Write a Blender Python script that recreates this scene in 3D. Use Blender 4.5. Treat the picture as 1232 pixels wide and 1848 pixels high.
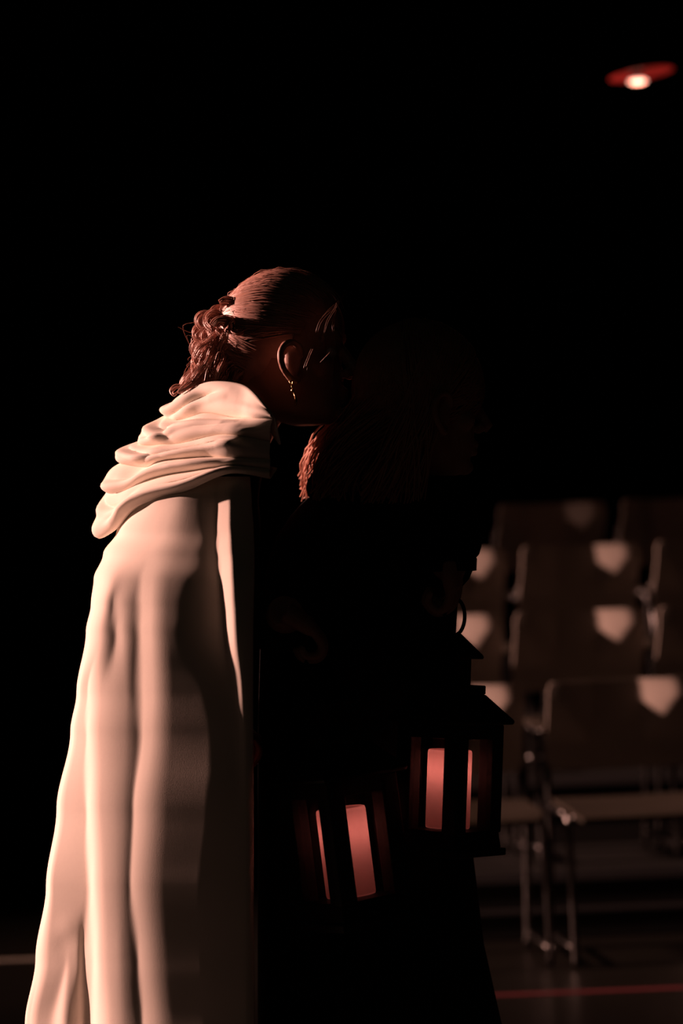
import bpy, bmesh, math, random
from mathutils import Vector, Matrix, noise

# ------------------------------------------------------------------ scene reset
for o in list(bpy.data.objects):
    bpy.data.objects.remove(o, do_unlink=True)
scene = bpy.context.scene
COL = scene.collection

# ------------------------------------------------------------------ camera
F = 4363.0                      # focal length in pixels (85 mm on a 24 x 36 mm portrait frame)
CAM = Vector((0, 0, 1.015))
PITCH = math.atan(201 / F)
ROLL = math.radians(2.4)
_f = Vector((0, math.cos(PITCH), math.sin(PITCH)))
_u0 = Vector((0, -math.sin(PITCH), math.cos(PITCH)))
_r0 = Vector((1, 0, 0))
_r = _r0 * math.cos(ROLL) - _u0 * math.sin(ROLL)
_u = _r0 * math.sin(ROLL) + _u0 * math.cos(ROLL)
cd = bpy.data.cameras.new('camera')
cd.sensor_fit = 'VERTICAL'; cd.sensor_height = 36; cd.sensor_width = 24
cd.lens = F * 36 / 1848
cd.dof.use_dof = True; cd.dof.focus_distance = 3.85; cd.dof.aperture_fstop = 2.5
cd.clip_end = 200
cam = bpy.data.objects.new('camera', cd); COL.objects.link(cam)
M3 = Matrix((_r, _u, -_f)).transposed()
cam.matrix_world = Matrix.Translation(CAM) @ M3.to_4x4()
scene.camera = cam

def P(px, py, Y):
    """point of the scene seen at a photo pixel, at distance Y from the camera plane"""
    d = _f * F + _r * (px - 616) + _u * (924 - py)
    return CAM + d * (Y / d.y)

def PF(px, py, z=0.0):
    d = _f * F + _r * (px - 616) + _u * (924 - py)
    return CAM + d * ((z - CAM.z) / d.z)

# ------------------------------------------------------------------ world, lights, exposure
w = bpy.data.worlds.new('dark_hall'); scene.world = w; w.use_nodes = True
w.node_tree.nodes['Background'].inputs[0].default_value = (0.3, 0.32, 0.4, 1)
w.node_tree.nodes['Background'].inputs[1].default_value = 0.0005
vs = scene.view_settings
vs.view_transform = 'Standard'; vs.look = 'None'; vs.exposure = 0; vs.gamma = 1
vs.use_curve_mapping = False

LAMP = Vector((-20.0, 11.0, 6.6))
def light(name, kind, loc, energy, color, target=None, **kw):
    l = bpy.data.lights.new(name, kind); l.energy = energy; l.color = color
    for k, v in kw.items(): setattr(l, k, v)
    o = bpy.data.objects.new(name, l); COL.objects.link(o); o.location = loc
    if target is not None:
        o.rotation_euler = (Vector(target) - Vector(loc)).to_track_quat('-Z', 'Y').to_euler()
    return o
light('stage_spot', 'SPOT', LAMP, 56000, (1.0, 0.51, 0.41), (-0.1, 3.9, 0.85),
      spot_size=math.radians(9.5), spot_blend=0.3, shadow_soft_size=0.22)
LAMP2 = Vector((-20.0, 5.8, 10.3))
light('aisle_spot', 'SPOT', LAMP2, 31000, (1.0, 0.50, 0.40), (0.8, 7.45, 0.9),
      spot_size=math.radians(10.0), spot_blend=0.3, shadow_soft_size=0.7)
light('fill_light', 'AREA', (-1.0, -2.2, 4.6), 0.85, (0.90, 0.98, 0.68), (0.3, 5.0, 0.6), size=1.2)  # added weak fill that lifts the shaded sides, stands for no seen lamp

# ------------------------------------------------------------------ materials
MATS = {}
def mat(name, color, rough=0.6, metal=0.0, spec=0.5, noise_amt=0.0, noise_scale=20.0, bump=0.0, bump_scale=200.0,
        sheen=0.0, emis=None, emis_str=0.0, transl=0.0):
    if name in MATS: return MATS[name]
    m = bpy.data.materials.new(name); m.use_nodes = True
    nt = m.node_tree; b = nt.nodes['Principled BSDF']
    b.inputs['Base Color'].default_value = (*color, 1)
    b.inputs['Roughness'].default_value = rough
    b.inputs['Metallic'].default_value = metal
    b.inputs['Specular IOR Level'].default_value = spec
    if sheen: b.inputs['Sheen Weight'].default_value = sheen
    tc = nt.nodes.new('ShaderNodeTexCoord')
    if noise_amt:
        n = nt.nodes.new('ShaderNodeTexNoise'); n.inputs['Scale'].default_value = noise_scale
        n.inputs['Detail'].default_value = 4
        nt.links.new(tc.outputs['Object'], n.inputs['Vector'])
        mx = nt.nodes.new('ShaderNodeMix'); mx.data_type = 'RGBA'
        mx.inputs[6].default_value = (*[c * (1 - noise_amt) for c in color], 1)
        mx.inputs[7].default_value = (*[min(1, c * (1 + noise_amt)) for c in color], 1)
        nt.links.new(n.outputs['Fac'], mx.inputs[0])
        nt.links.new(mx.outputs[2], b.inputs['Base Color'])
    if bump:
        n2 = nt.nodes.new('ShaderNodeTexNoise'); n2.inputs['Scale'].default_value = bump_scale
        n2.inputs['Detail'].default_value = 3
        nt.links.new(tc.outputs['Object'], n2.inputs['Vector'])
        bp = nt.nodes.new('ShaderNodeBump'); bp.inputs['Strength'].default_value = bump
        bp.inputs['Distance'].default_value = 0.002
        nt.links.new(n2.outputs['Fac'], bp.inputs['Height'])
        nt.links.new(bp.outputs['Normal'], b.inputs['Normal'])
    if emis:
        b.inputs['Emission Color'].default_value = (*emis, 1)
        b.inputs['Emission Strength'].default_value = emis_str
    if transl:
        tr = nt.nodes.new('ShaderNodeBsdfTranslucent'); tr.inputs[0].default_value = (*color, 1)
        ms = nt.nodes.new('ShaderNodeMixShader'); ms.inputs[0].default_value = transl
        nt.links.new(b.outputs[0], ms.inputs[1]); nt.links.new(tr.outputs[0], ms.inputs[2])
        nt.links.new(ms.outputs[0], nt.nodes['Material Output'].inputs[0])
    MATS[name] = m
    return m

def glass_mat():
    m = bpy.data.materials.new('lantern_glass'); m.use_nodes = True
    nt = m.node_tree; nt.nodes.clear()
    out = nt.nodes.new('ShaderNodeOutputMaterial')
    t = nt.nodes.new('ShaderNodeBsdfTransparent'); t.inputs[0].default_value = (0.93, 0.92, 0.9, 1)
    g = nt.nodes.new('ShaderNodeBsdfGlossy'); g.inputs['Roughness'].default_value = 0.08
    fr = nt.nodes.new('ShaderNodeLayerWeight'); fr.inputs[0].default_value = 0.12
    mx = nt.nodes.new('ShaderNodeMixShader')
    nt.links.new(fr.outputs['Fresnel'], mx.inputs[0]); nt.links.new(t.outputs[0], mx.inputs[1]); nt.links.new(g.outputs[0], mx.inputs[2])
    nt.links.new(mx.outputs[0], out.inputs[0])
    return m
M_GLASS = glass_mat()
M_FLOOR = mat('stage_floor', (0.013, 0.012, 0.0095), 0.28, 0, 0.35, 0.25, 3.0, 0.05, 60)
M_BLACK = mat('black_drape', (0.006, 0.006, 0.008), 0.95, 0, 0.1, 0.2, 4.0)
M_RISER = mat('riser_paint', (0.012, 0.012, 0.011), 0.6, 0, 0.3, 0.2, 6.0)
M_CLOAK = mat('cream_cloth', (0.86, 0.79, 0.70), 0.9, 0, 0.05, 0.03, 9.0, 0.10, 900)
M_SKIN = mat('skin', (0.42, 0.21, 0.155), 0.5, 0, 0.4, 0.06, 30, 0.1, 500)
M_HAIR = mat('auburn_hair', (0.52, 0.27, 0.21), 0.42, 0, 0.8, 0.35, 60)
M_HAIR2 = mat('brown_hair', (0.50, 0.22, 0.15), 0.45, 0, 0.6, 0.35, 60)
M_DARK = mat('dark_cloak_cloth', (0.010, 0.0098, 0.012), 0.9, 0, 0.15, 0.2, 12, 0.15, 500)
M_DRESS = mat('dark_brown_dress', (0.020, 0.012, 0.010), 0.9, 0, 0.15, 0.2, 12)
M_GOLD = mat('gold', (0.9, 0.55, 0.25), 0.25, 1.0)
M_EYE = mat('eye', (0.55, 0.52, 0.5), 0.2)
M_LANT = mat('black_lantern_metal', (0.008, 0.008, 0.008), 0.55, 0, 0.25, 0.2, 30)
M_WAX = mat('candle_wax', (0.92, 0.36, 0.32), 0.6, 0, 0.3, transl=0.85)
M_SHELL = mat('beige_chair_shell', (0.42, 0.37, 0.32), 0.62, 0, 0.2, 0.08, 12)
M_SEAT = mat('shaded_seat', (0.045, 0.038, 0.028), 0.7, 0, 0.2, 0.1, 12)  # seat colour darkened in place of the shade that keeps the beam off
M_CHROME = mat('chrome', (0.18, 0.175, 0.17), 0.3, 1.0)
M_REDTAPE = mat('red_tape', (0.15, 0.018, 0.024), 0.7)
M_GREYTAPE = mat('pale_tape', (0.30, 0.27, 0.22), 0.7)
M_REDENAMEL = mat('red_enamel', (0.42, 0.05, 0.05), 0.5)

# ------------------------------------------------------------------ mesh helpers
class MB:
    def __init__(self): self.v = []; self.f = []
    def add(self, verts, faces):
        n = len(self.v)
        self.v += [tuple(p) for p in verts]
        self.f += [tuple(i + n for i in q) for q in faces]
    def tube(self, pts, radii, seg=8, caps=True):
        pts = [Vector(p) for p in pts]; n = len(pts)
        if not hasattr(radii, '__len__'): radii = [radii] * n
        vs_ = []; fs = []
        t0 = (pts[1] - pts[0]).normalized()
        ref = Vector((0, 0, 1)) if abs(t0.z) < 0.9 else Vector((1, 0, 0))
        nrm = (ref - t0 * ref.dot(t0)).normalized()
        for i in range(n):
            t = (pts[min(i + 1, n - 1)] - pts[max(i - 1, 0)])
            t = t.normalized() if t.length > 1e-9 else t0
            nrm = nrm - t * nrm.dot(t)
            nrm = nrm.normalized() if nrm.length > 1e-6 else Vector((0, 1, 0))
            b = t.cross(nrm)
            for k in range(seg):
                a = 2 * math.pi * k / seg
                vs_.append(pts[i] + (nrm * math.cos(a) + b * math.sin(a)) * radii[i])
        for i in range(n - 1):
            for k in range(seg):
                k2 = (k + 1) % seg
                fs.append((i * seg + k, i * seg + k2, (i + 1) * seg + k2, (i + 1) * seg + k))
        if caps:
            fs.append(tuple(reversed(range(seg)))); fs.append(tuple((n - 1) * seg + k for k in range(seg)))
        self.add(vs_, fs)
    def blob(self, c, r, seg=14, rings=9, rot=None):
        c = Vector(c); vs_ = []; fs = []
        if not hasattr(r, '__len__'): r = (r, r, r)
        for i in range(1, rings):
            th = math.pi * i / rings
            for k in range(seg):
                a = 2 * math.pi * k / seg
                p = Vector((r[0] * math.sin(th) * math.cos(a), r[1] * math.sin(th) * math.sin(a), r[2] * math.cos(th)))
                if rot: p = rot @ p
                vs_.append(c + p)
        top = Vector((0, 0, r[2])); bot = Vector((0, 0, -r[2]))
        if rot: top = rot @ top; bot = rot @ bot
        vs_.append(c + top); vs_.append(c + bot)
        T = len(vs_) - 2; B = len(vs_) - 1
        for k in range(seg):
            k2 = (k + 1) % seg
            fs.append((T, k, k2))
            for i in range(rings - 2):
                fs.append((i * seg + k, (i + 1) * seg + k, (i + 1) * seg + k2, i * seg + k2))
            fs.append(((rings - 2) * seg + k2, (rings - 2) * seg + k, B))
        self.add(vs_, fs)
    def box(self, c, h):
        x, y, z = c; a, b, d = h
        vs_ = [(x + i * a, y + j * b, z + k * d) for i in (-1, 1) for j in (-1, 1) for k in (-1, 1)]
        self.add(vs_, [(0, 1, 3, 2), (4, 6, 7, 5), (0, 4, 5, 1), (2, 3, 7, 6), (0, 2, 6, 4), (1, 5, 7, 3)])
    def frustum(self, z0, h0, z1, h1):
        vs_ = [(-h0, -h0, z0), (h0, -h0, z0), (h0, h0, z0), (-h0, h0, z0), (-h1, -h1, z1), (h1, -h1, z1), (h1, h1, z1), (-h1, h1, z1)]
        self.add(vs_, [(3, 2, 1, 0), (4, 5, 6, 7), (0, 1, 5, 4), (1, 2, 6, 5), (2, 3, 7, 6), (3, 0, 4, 7)])
    def lathe(self, prof, seg=32, close=True):
        vs_ = []; fs = []
        for r, z in prof:
            for k in range(seg):
                a = 2 * math.pi * k / seg
                vs_.append((r * math.cos(a), r * math.sin(a), z))
        for i in range(len(prof) - 1):
            for k in range(seg):
                k2 = (k + 1) % seg
                fs.append((i * seg + k, i * seg + k2, (i + 1) * seg + k2, (i + 1) * seg + k))
        if close:
            fs.append(tuple(reversed(range(seg)))); fs.append(tuple((len(prof) - 1) * seg + k for k in range(seg)))
        self.add(vs_, fs)
    def mesh(self, name):
        me = bpy.data.meshes.new(name); me.from_pydata(self.v, [], self.f); me.validate()
        bm = bmesh.new(); bm.from_mesh(me); bmesh.ops.recalc_face_normals(bm, faces=bm.faces); bm.to_mesh(me); bm.free()
        return me
    def build(self, name, m, parent=None, smooth=True, sharp=False):
        me = self.mesh(name)
        if smooth:
            me.polygons.foreach_set('use_smooth', [True] * len(me.polygons))
        if sharp: me.set_sharp_from_angle(angle=math.radians(40))
        me.materials.append(m)
        o = bpy.data.objects.new(name, me); COL.objects.link(o)
        if parent: o.parent = parent
        return o

def remesh(o, voxel, smooth_it=4, smooth_f=0.5):
    md = o.modifiers.new('r', 'REMESH'); md.mode = 'VOXEL'; md.voxel_size = voxel; md.use_smooth_shade = True
    sm = o.modifiers.new('s', 'SMOOTH'); sm.iterations = smooth_it; sm.factor = smooth_f
    dg = bpy.context.evaluated_depsgraph_get()
    me = bpy.data.meshes.new_from_object(o.evaluated_get(dg))
    o.modifiers.clear(); old = o.data; mats = list(old.materials)
    o.data = me
    if not me.materials:
        for m in mats: me.materials.append(m)
    bpy.data.meshes.remove(old)
    me.polygons.foreach_set('use_smooth', [True] * len(me.polygons))
    return o

def bevel(o, wd=0.002, seg=2):
    md = o.modifiers.new('bevel', 'BEVEL'); md.width = wd; md.segments = seg; md.limit_method = 'ANGLE'
    return o

def tag(o, label=None, cat=None, group=None, kind=None):
    if label: o['label'] = label
    if cat: o['category'] = cat
    if group: o['group'] = group
    if kind: o['kind'] = kind
    return o
def empty(name, loc, rot=(0, 0, 0)):
    o = bpy.data.objects.new(name, None); COL.objects.link(o)
    o.location = loc; o.rotation_euler = rot; o.empty_display_size = 0.05
    return o
def spline(pts, n):
    """Catmull-Rom through tuples of any dimension"""
    out = []; m = len(pts)
    for i in range(m - 1):
        p0 = pts[max(i - 1, 0)]; p1 = pts[i]; p2 = pts[i + 1]; p3 = pts[min(i + 2, m - 1)]
        for k in range(n):
            t = k / n
            out.append(tuple(0.5 * ((2 * b) + (-a + c) * t + (2 * a - 5 * b + 4 * c - d) * t * t + (-a + 3 * b - 3 * c + d) * t ** 3)
                             for a, b, c, d in zip(p0, p1, p2, p3)))
    out.append(tuple(pts[-1]))
    return out
def lerp_table(tab, x):
    if x <= tab[0][0]: return tab[0][1:]
    for a, b in zip(tab, tab[1:]):
        if x <= b[0]:
            t = (x - a[0]) / (b[0] - a[0])
            return tuple(p + (q - p) * t for p, q in zip(a[1:], b[1:]))
    return tab[-1][1:]

# ------------------------------------------------------------------ the hall
def slab(name, c, h, m, kind='structure'):
    b = MB(); b.box(c, h); o = b.build(name, m, smooth=False)
    return tag(o, kind=kind)
XL, XR, YB, YF, ZC = -24.0, 9.0, -4.0, 15.0, 12.0
slab('floor', ((XL + XR) / 2, (YB + YF) / 2, -0.05), ((XR - XL) / 2, (YF - YB) / 2, 0.05), M_FLOOR)
slab('ceiling', ((XL + XR) / 2, (YB + YF) / 2, ZC + 0.05), ((XR - XL) / 2, (YF - YB) / 2, 0.05), M_BLACK)
slab('wall_left', (XL - 0.05, (YB + YF) / 2, ZC / 2), (0.05, (YF - YB) / 2, ZC / 2), M_BLACK)
slab('wall_right', (XR + 0.05, (YB + YF) / 2, ZC / 2), (0.05, (YF - YB) / 2, ZC / 2), M_BLACK)
slab('wall_back', ((XL + XR) / 2, YF + 0.05, ZC / 2), ((XR - XL) / 2, 0.05, ZC / 2), M_BLACK)
slab('wall_front', ((XL + XR) / 2, YB - 0.05, ZC / 2), ((XR - XL) / 2, 0.05, ZC / 2), M_BLACK)

# ------------------------------------------------------------------ raked seating
ROWY = [7.35, 8.15, 8.95, 9.75]                   # distance of each row of backrests
ROWZ = [0.0, 0.215, 0.455, 0.65]                  # floor height of each row
X0S, X1S = -0.3, 6.0
for i in (1, 2, 3):
    y0 = ROWY[i] - 0.52
    y1 = ROWY[i + 1] - 0.52 if i < 3 else ROWY[i] + 1.2
    b = MB(); b.box(((X0S + X1S) / 2, (y0 + y1) / 2, ROWZ[i] / 2), ((X1S - X0S) / 2, (y1 - y0) / 2 - 0.001, ROWZ[i] / 2))
    o = bevel(b.build('seating_riser', M_RISER, smooth=False), 0.006)
    tag(o, ['', 'lowest black seating platform behind the front row of chairs',
            'middle black seating platform under the third row of chairs',
            'highest black seating platform under the farthest row of chairs'][i], 'seating riser', 'seating risers')
    b = MB(); b.box(((X0S + X1S) / 2, y0 - 0.004, ROWZ[i] - 0.02), ((X1S - X0S) / 2, 0.006, 0.014))
    b.build('nosing', M_GREYTAPE if i == 9 else mat('nosing_metal', (0.05, 0.05, 0.052), 0.5), o, smooth=False)
    b = MB(); b.box(((X0S + X1S) / 2, y0 - 0.004, ROWZ[i] - 0.125), ((X1S - X0S) / 2, 0.005, 0.006))
    b.build('batten', mat('nosing_metal', (0.05, 0.05, 0.052), 0.5), o, smooth=False)

# chair: local origin at floor under the backrest centre, seat towards -Y
def aprof(u, v):
    # side slope of the moulded back: wings curve forward near the top, shaped to catch a patch of light
    u = abs(u)
    q = max(0.0, min(1.0, (v - 0.32) / 0.46)); hi = 0.46 + 0.36 * q
    T = [(0, 0.0), (0.30, 0.0), (0.35, 0.60), (0.40, 0.95), (max(0.42, hi - 0.12), 0.62), (hi + 0.001, 0.04), (hi + 0.06, -0.03), (1.3, -0.06)]
    k = max(0.0, min(1.0, (v - 0.28) / 0.2)) 
    return lerp_table(T, u)[0] * (0.08 + 0.92 * k)
def make_chair():
    root = empty('stacking_chair', (0, 0, 0))
    W = 0.222; ZB, ZT = 0.545, 0.812; NU, NV = 64, 28
    xs = [-W + 2 * W * i / NU for i in range(NU + 1)]
    mid = NU // 2
    G = []
    for j in range(NV + 1):
        g = [0.0] * (NU + 1)
        for i in range(mid + 1, NU + 1): g[i] = g[i - 1] - aprof((i - .5 - mid) / mid, j / NV) * (2 * W / NU)
        for i in range(mid): g[i] = g[NU - i]
        G.append(g)
    # vertical curve: almost flat, so the middle of the back stays unlit
    def gz(v): return -0.004 * v
    b = MB(); vf = []; 
    for layer in (0, 1):
        for j in range(NV + 1):
            v = j / NV
            for i in range(NU + 1):
                u = xs[i] / W
                # rounded corners
                rx = 1.0
                e = 0.16
                if v > 1 - e: rx = 1 - 0.075 * (1 - math.sqrt(max(0, 1 - ((v - (1 - e)) / e) ** 2)))
                if v < e: rx = 1 - 0.075 * (1 - math.sqrt(max(0, 1 - ((e - v) / e) ** 2)))
                fade = 0.35 + 0.65 * min(1, v / 0.75)
                vf.append((xs[i] * rx, G[j][i] + gz(v) + 0.012 * layer, ZB + (ZT - ZB) * v))
    n1 = (NU + 1) * (NV + 1); fs = []
    for j in range(NV):
        for i in range(NU):
            a = j * (NU + 1) + i
            fs.append((a, a + 1, a + NU + 2, a + NU + 1)); fs.append((n1 + a, n1 + a + NU + 1, n1 + a + NU + 2, n1 + a + 1))
    loop = [i for i in range(NU + 1)] + [j * (NU + 1) + NU for j in range(1, NV + 1)] + [NV * (NU + 1) + i for i in range(NU - 1, -1, -1)] + [j * (NU + 1) for j in range(NV - 1, 0, -1)]
    for a, c in zip(loop, loop[1:] + loop[:1]): fs.append((a, n1 + a, n1 + c, c))
    b.add(vf, fs); b.build('backrest', M_SHELL, root, sharp=True)
    # seat
    b = MB(); NX, NY = 24, 20; vf = []; fs = []
    for layer in (0, 1):
        for j in range(NY + 1):
            v = j / NY
            for i in range(NX + 1):
                u = -1 + 2 * i / NX
                y = -0.43 + 0.41 * v
                e = 0.14; rx = 1.0
                if v < e: rx = 1 - 0.10 * (1 - math.sqrt(max(0, 1 - ((e - v) / e) ** 2)))
                z = 0.452 - 0.016 * (1 - u * u) * math.sin(math.pi * min(1, v * 1.1)) - 0.02 * max(0, 1 - v / 0.16) ** 2 + 0.012 * v
                vf.append((u * 0.215 * rx, y, z - 0.013 * layer))
    n1 = (NX + 1) * (NY + 1)
    for j in range(NY):
        for i in range(NX):
            a = j * (NX + 1) + i
            fs.append((a, a + 1, a + NX + 2, a + NX + 1)); fs.append((n1 + a, n1 + a + NX + 1, n1 + a + NX + 2, n1 + a + 1))
    loop = [i for i in range(NX + 1)] + [j * (NX + 1) + NX for j in range(1, NY + 1)] + [NY * (NX + 1) + i for i in range(NX - 1, -1, -1)] + [j * (NX + 1) for j in range(NY - 1, 0, -1)]
    for a, c in zip(loop, loop[1:] + loop[:1]): fs.append((a, n1 + a, n1 + c, c))
    b.add(vf, fs); b.build('seat', M_SEAT, root, sharp=True)
    for s in (-1, 1):
        x = s * 0.222
        b = MB(); pts = spline([(x, -0.36, 0.006), (x, -0.355, 0.24), (x, -0.34, 0.415), (x, -0.30, 0.438)], 6)
        b.tube(pts, 0.011, 10); b.build('front_leg', M_CHROME, root)
        b = MB(); pts = spline([(x, 0.07, 0.006), (x, 0.02, 0.25), (x, -0.015, 0.46), (x * 0.985, 0.022, 0.60), (x * 0.93, 0.03, 0.72)], 6)
        b.tube(pts, 0.011, 10); b.build('back_leg', M_CHROME, root)
        b = MB(); b.tube([(x, -0.31, 0.436), (x, -0.01, 0.440)], 0.010, 10); b.build('side_rail', M_CHROME, root)
        b = MB(); b.tube([(x, -0.36, 0.055), (x, 0.062, 0.05)], 0.008, 8); b.build('foot_rail', M_CHROME, root)
        b = MB(); b.blob((x - s * 0.016, -0.352, 0.43), 0.010, 12, 8); b.build('bolt', M_CHROME, root)
    b = MB(); b.tube([(-0.222, -0.33, 0.42), (0.222, -0.33, 0.42)], 0.009, 8); b.build('cross_bar', M_CHROME, root)
    b = MB(); b.tube([(0.222, -0.36, 0.06), (0.238, -0.372, 0.058)], 0.008, 8); b.build('linking_hook', M_CHROME, root)
    return root
chair0 = make_chair(); first = [True]
def place(root, loc, rz, flag):
    if flag[0]: flag[0] = False; r = root
    else:
        r = root.copy(); COL.objects.link(r)
        for ch in list(root.children):
            c = ch.copy(); COL.objects.link(c); c.parent = r
    r.location = loc; r.rotation_euler = (0, 0, rz)
    return r
SPOTS = [ # row, pixel x of the backrest centre, pixel y of its top, label
 (0, 1110, 1222, 'beige moulded chair with chrome legs, in the front row at the right edge'),
 (0, 806, 1235, 'beige moulded chair in the front row, mostly hidden behind the upright lantern'),
 (1, 1037, 1092, 'beige moulded chair in the second row, between two other chairs of its row'),
 (1, 781, 1100, 'second-row chair half hidden by the dark cloaked person and the lantern cap'),
 (1, 1294, 1083, 'second-row chair cut off by the right edge of the picture'),
 (2, 1037, 970, 'beige moulded chair in the third row, directly behind the middle second-row chair'),
 (2, 797, 980, 'third-row chair half hidden by the dark cloaked person'),
 (2, 1277, 960, 'third-row chair cut off by the right edge of the picture'),
 (3, 985, 872, 'chair in the barely lit farthest row, seen above the third row'),
 (3, 1205, 862, 'farthest-row chair in deep shade near the right edge'),
]
for r, px, py, lab in SPOTS:
    p = P(px, (py), ROWY[r])
    c = place(chair0, (p.x, ROWY[r], ROWZ[r]), math.radians([4.6, 6.8, 9.0, 11.0][r]), first)
    tag(c, lab, 'chair', 'audience chairs')

# tapes on the floor
def tape(name, a, b_, wd, m, label):
    a = PF(*a); b_ = PF(*b_); d = (b_ - a).normalized(); n = Vector((-d.y, d.x, 0)) * wd / 2
    mb = MB(); vs_ = []
    for z in (0.0, 0.002):
        for q in (a - n, b_ - n, b_ + n, a + n): vs_.append((q.x, q.y, z))
    mb.add(vs_, [(3, 2, 1, 0), (4, 5, 6, 7), (0, 1, 5, 4), (1, 2, 6, 5), (2, 3, 7, 6), (3, 0, 4, 7)])
    o = mb.build(name, m, smooth=False); return tag(o, label, 'tape')
tape('floor_tape', (700, 1805), (1500, 1772), 0.040, M_REDTAPE, 'thin red tape line on the dark floor in front of the chairs')
tape('floor_tape', (-300, 1744), (330, 1722), 0.06, M_GREYTAPE, 'thin pale tape line on the floor at the left edge')

# ------------------------------------------------------------------ ceiling lamp
def ceiling_lamp():
    Y = 9.0
    c = P(1150, 147, Y)
    k = Y / F
    root = empty('ceiling_lamp', c)
    b = MB(); b.lathe([(0.0005, -4 * k), (8 * k, -3.6 * k), (14 * k, -2.2 * k), (17 * k, 0), (15.5 * k, 2 * k), (10 * k, 3.4 * k), (0.0005, 3.6 * k)], 28, False)
    b.build('bulb', mat('lamp_bulb', (1, 0.6, 0.5), 0.4, emis=(1.0, 0.52, 0.40), emis_str=2.0), root)
    d = P(1155, 124, Y + 0.02) - c
    b = MB(); b.lathe([(0.002, 0.010), (30 * k, 0.008), (56 * k, -0.008), (60 * k, -0.020), (58.5 * k, -0.022), (54 * k, -0.012), (30 * k, 0.002), (0.002, 0.004)], 40, False)
    o = b.build('reflector', M_REDENAMEL, root); o.location = d; o.rotation_euler = (math.radians(2), math.radians(-6.5), 0)
    b = MB(); b.lathe([(0.009, 8 * k), (0.011, 0.03), (0.011, 0.05), (0.006, 0.06), (0.006, ZC - c.z)], 14)
    b.build('stem', M_BLACK, root)
    b = MB(); b.box((0, -0.024, 0.042), (0.011, 0.012, 0.022)); b.build('clamp', M_BLACK, root, smooth=False)
    l = bpy.data.lights.new('lamp_glow', 'POINT'); l.energy = 0.9; l.color = (1, 0.35, 0.25); l.shadow_soft_size = 0.02
    lo = bpy.data.objects.new('lamp_glow', l); COL.objects.link(lo); lo.parent = root; lo.location = (0, -0.02, -11 * k - 0.02)
    tag(root, 'small glowing ceiling lamp under a red tilted disc, high at upper right', 'lamp')
ceiling_lamp()

# ------------------------------------------------------------------ lanterns and candles
def lantern(center_px, Y, scale, tilt, yaw, label, clabel):
    """center_px: pixel of the candle's foot"""
    foot = P(*center_px, Y)
    R = Matrix.Rotation(tilt, 3, 'Y') @ Matrix.Rotation(yaw, 3, 'Z')
    root = empty('lantern', (0, 0, 0))
    root.rotation_euler = R.to_euler(); root.scale = (scale,) * 3
    root.location = foot - R @ Vector((0, 0, 0.040 * scale))
    b = MB(); b.frustum(0.0, 0.070, 0.012, 0.070); b.frustum(0.012, 0.064, 0.040, 0.060)
    bevel(b.build('base', M_LANT, root, smooth=False))
    for i, (sx, sy) in enumerate(((-1, -1), (1, -1), (1, 1), (-1, 1))):
        b = MB(); b.box((sx * 0.0485, sy * 0.0485, 0.125), (0.0145, 0.0145, 0.088)); bevel(b.build('post', M_LANT, root, smooth=False))
    for i in range(4):
        b = MB(); b.box((0.052, 0, 0.125), (0.0012, 0.040, 0.086)); o = b.build('pane', M_GLASS, root, smooth=False)
        o.rotation_euler = (0, 0, i * math.pi / 2)
    b = MB()
    for i in range(4):
        rot = Matrix.Rotation(i * math.pi / 2, 3, 'Z')
        vs_ = [rot @ Vector((x, y, z)) for x in (0.046, 0.062) for y, z in ((-0.062, 0.190), (0.062, 0.190), (0.062, 0.216), (-0.062, 0.216))]
        b.add(vs_, [(0, 1, 2, 3), (7, 6, 5, 4), (0, 4, 5, 1), (1, 5, 6, 2), (2, 6, 7, 3), (3, 7, 4, 0)])
    bevel(b.build('top_frame', M_LANT, root, smooth=False))
    b = MB(); b.frustum(0.214, 0.074, 0.220, 0.076); b.frustum(0.220, 0.076, 0.262, 0.040)
    rf = bevel(b.build('roof', M_LANT, root, smooth=False))
    b = MB(); b.frustum(0.262, 0.040, 0.277, 0.040); bevel(b.build('roof_step', M_LANT, rf, smooth=False))
    b = MB(); b.frustum(0.277, 0.022, 0.324, 0.022); bevel(b.build('chimney', M_LANT, root, smooth=False))
    b = MB(); b.frustum(0.320, 0.036, 0.325, 0.037); b.frustum(0.325, 0.037, 0.362, 0.008); bevel(b.build('chimney_cap', M_LANT, root, smooth=False))
    b = MB(); b.tube([(0.028 * math.cos(a), 0, 0.388 + 0.030 * math.sin(a)) for a in [2 * math.pi * i / 28 for i in range(29)]], 0.0032, 8)
    b.build('carry_ring', M_LANT, root)
    tag(root, label, 'lantern', 'lanterns')
    # candle: hollow wax shell with a small electric light inside
    cr = empty('candle', root.location + R @ Vector((0, 0, 0.041 * scale)), root.rotation_euler)
    cr.scale = (scale,) * 3
    b = MB(); b.lathe([(0.0005, 0.001), (0.0355, 0.001), (0.0365, 0.004), (0.0365, 0.124), (0.0355, 0.128), (0.033, 0.129), (0.030, 0.126), (0.020, 0.120), (0.0005, 0.118)], 40, False)
    b.build('wax', M_WAX, cr)
    b = MB(); b.tube([(0, 0, 0.117), (0.001, 0, 0.127), (0.003, 0, 0.134)], 0.0015, 6); b.build('wick', M_BLACK, cr)
    l = bpy.data.lights.new('candle_light', 'POINT'); l.energy = 0.046; l.color = (1, 0.56, 0.50); l.shadow_soft_size = 0.008
    lo = bpy.data.objects.new('candle_light', l); COL.objects.link(lo); lo.parent = cr; lo.location = (0, 0, 0.096)
    tag(cr, clabel, 'candle', 'candles')
    return root
lanR = lantern((807, 1496), 3.79, 0.95, math.radians(4.5), math.radians(45 + 6),
               'black lantern with a two-tier roof hanging upright, held in front of the chairs',
               'glowing pink pillar candle inside the upright lantern by the chairs')
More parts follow.
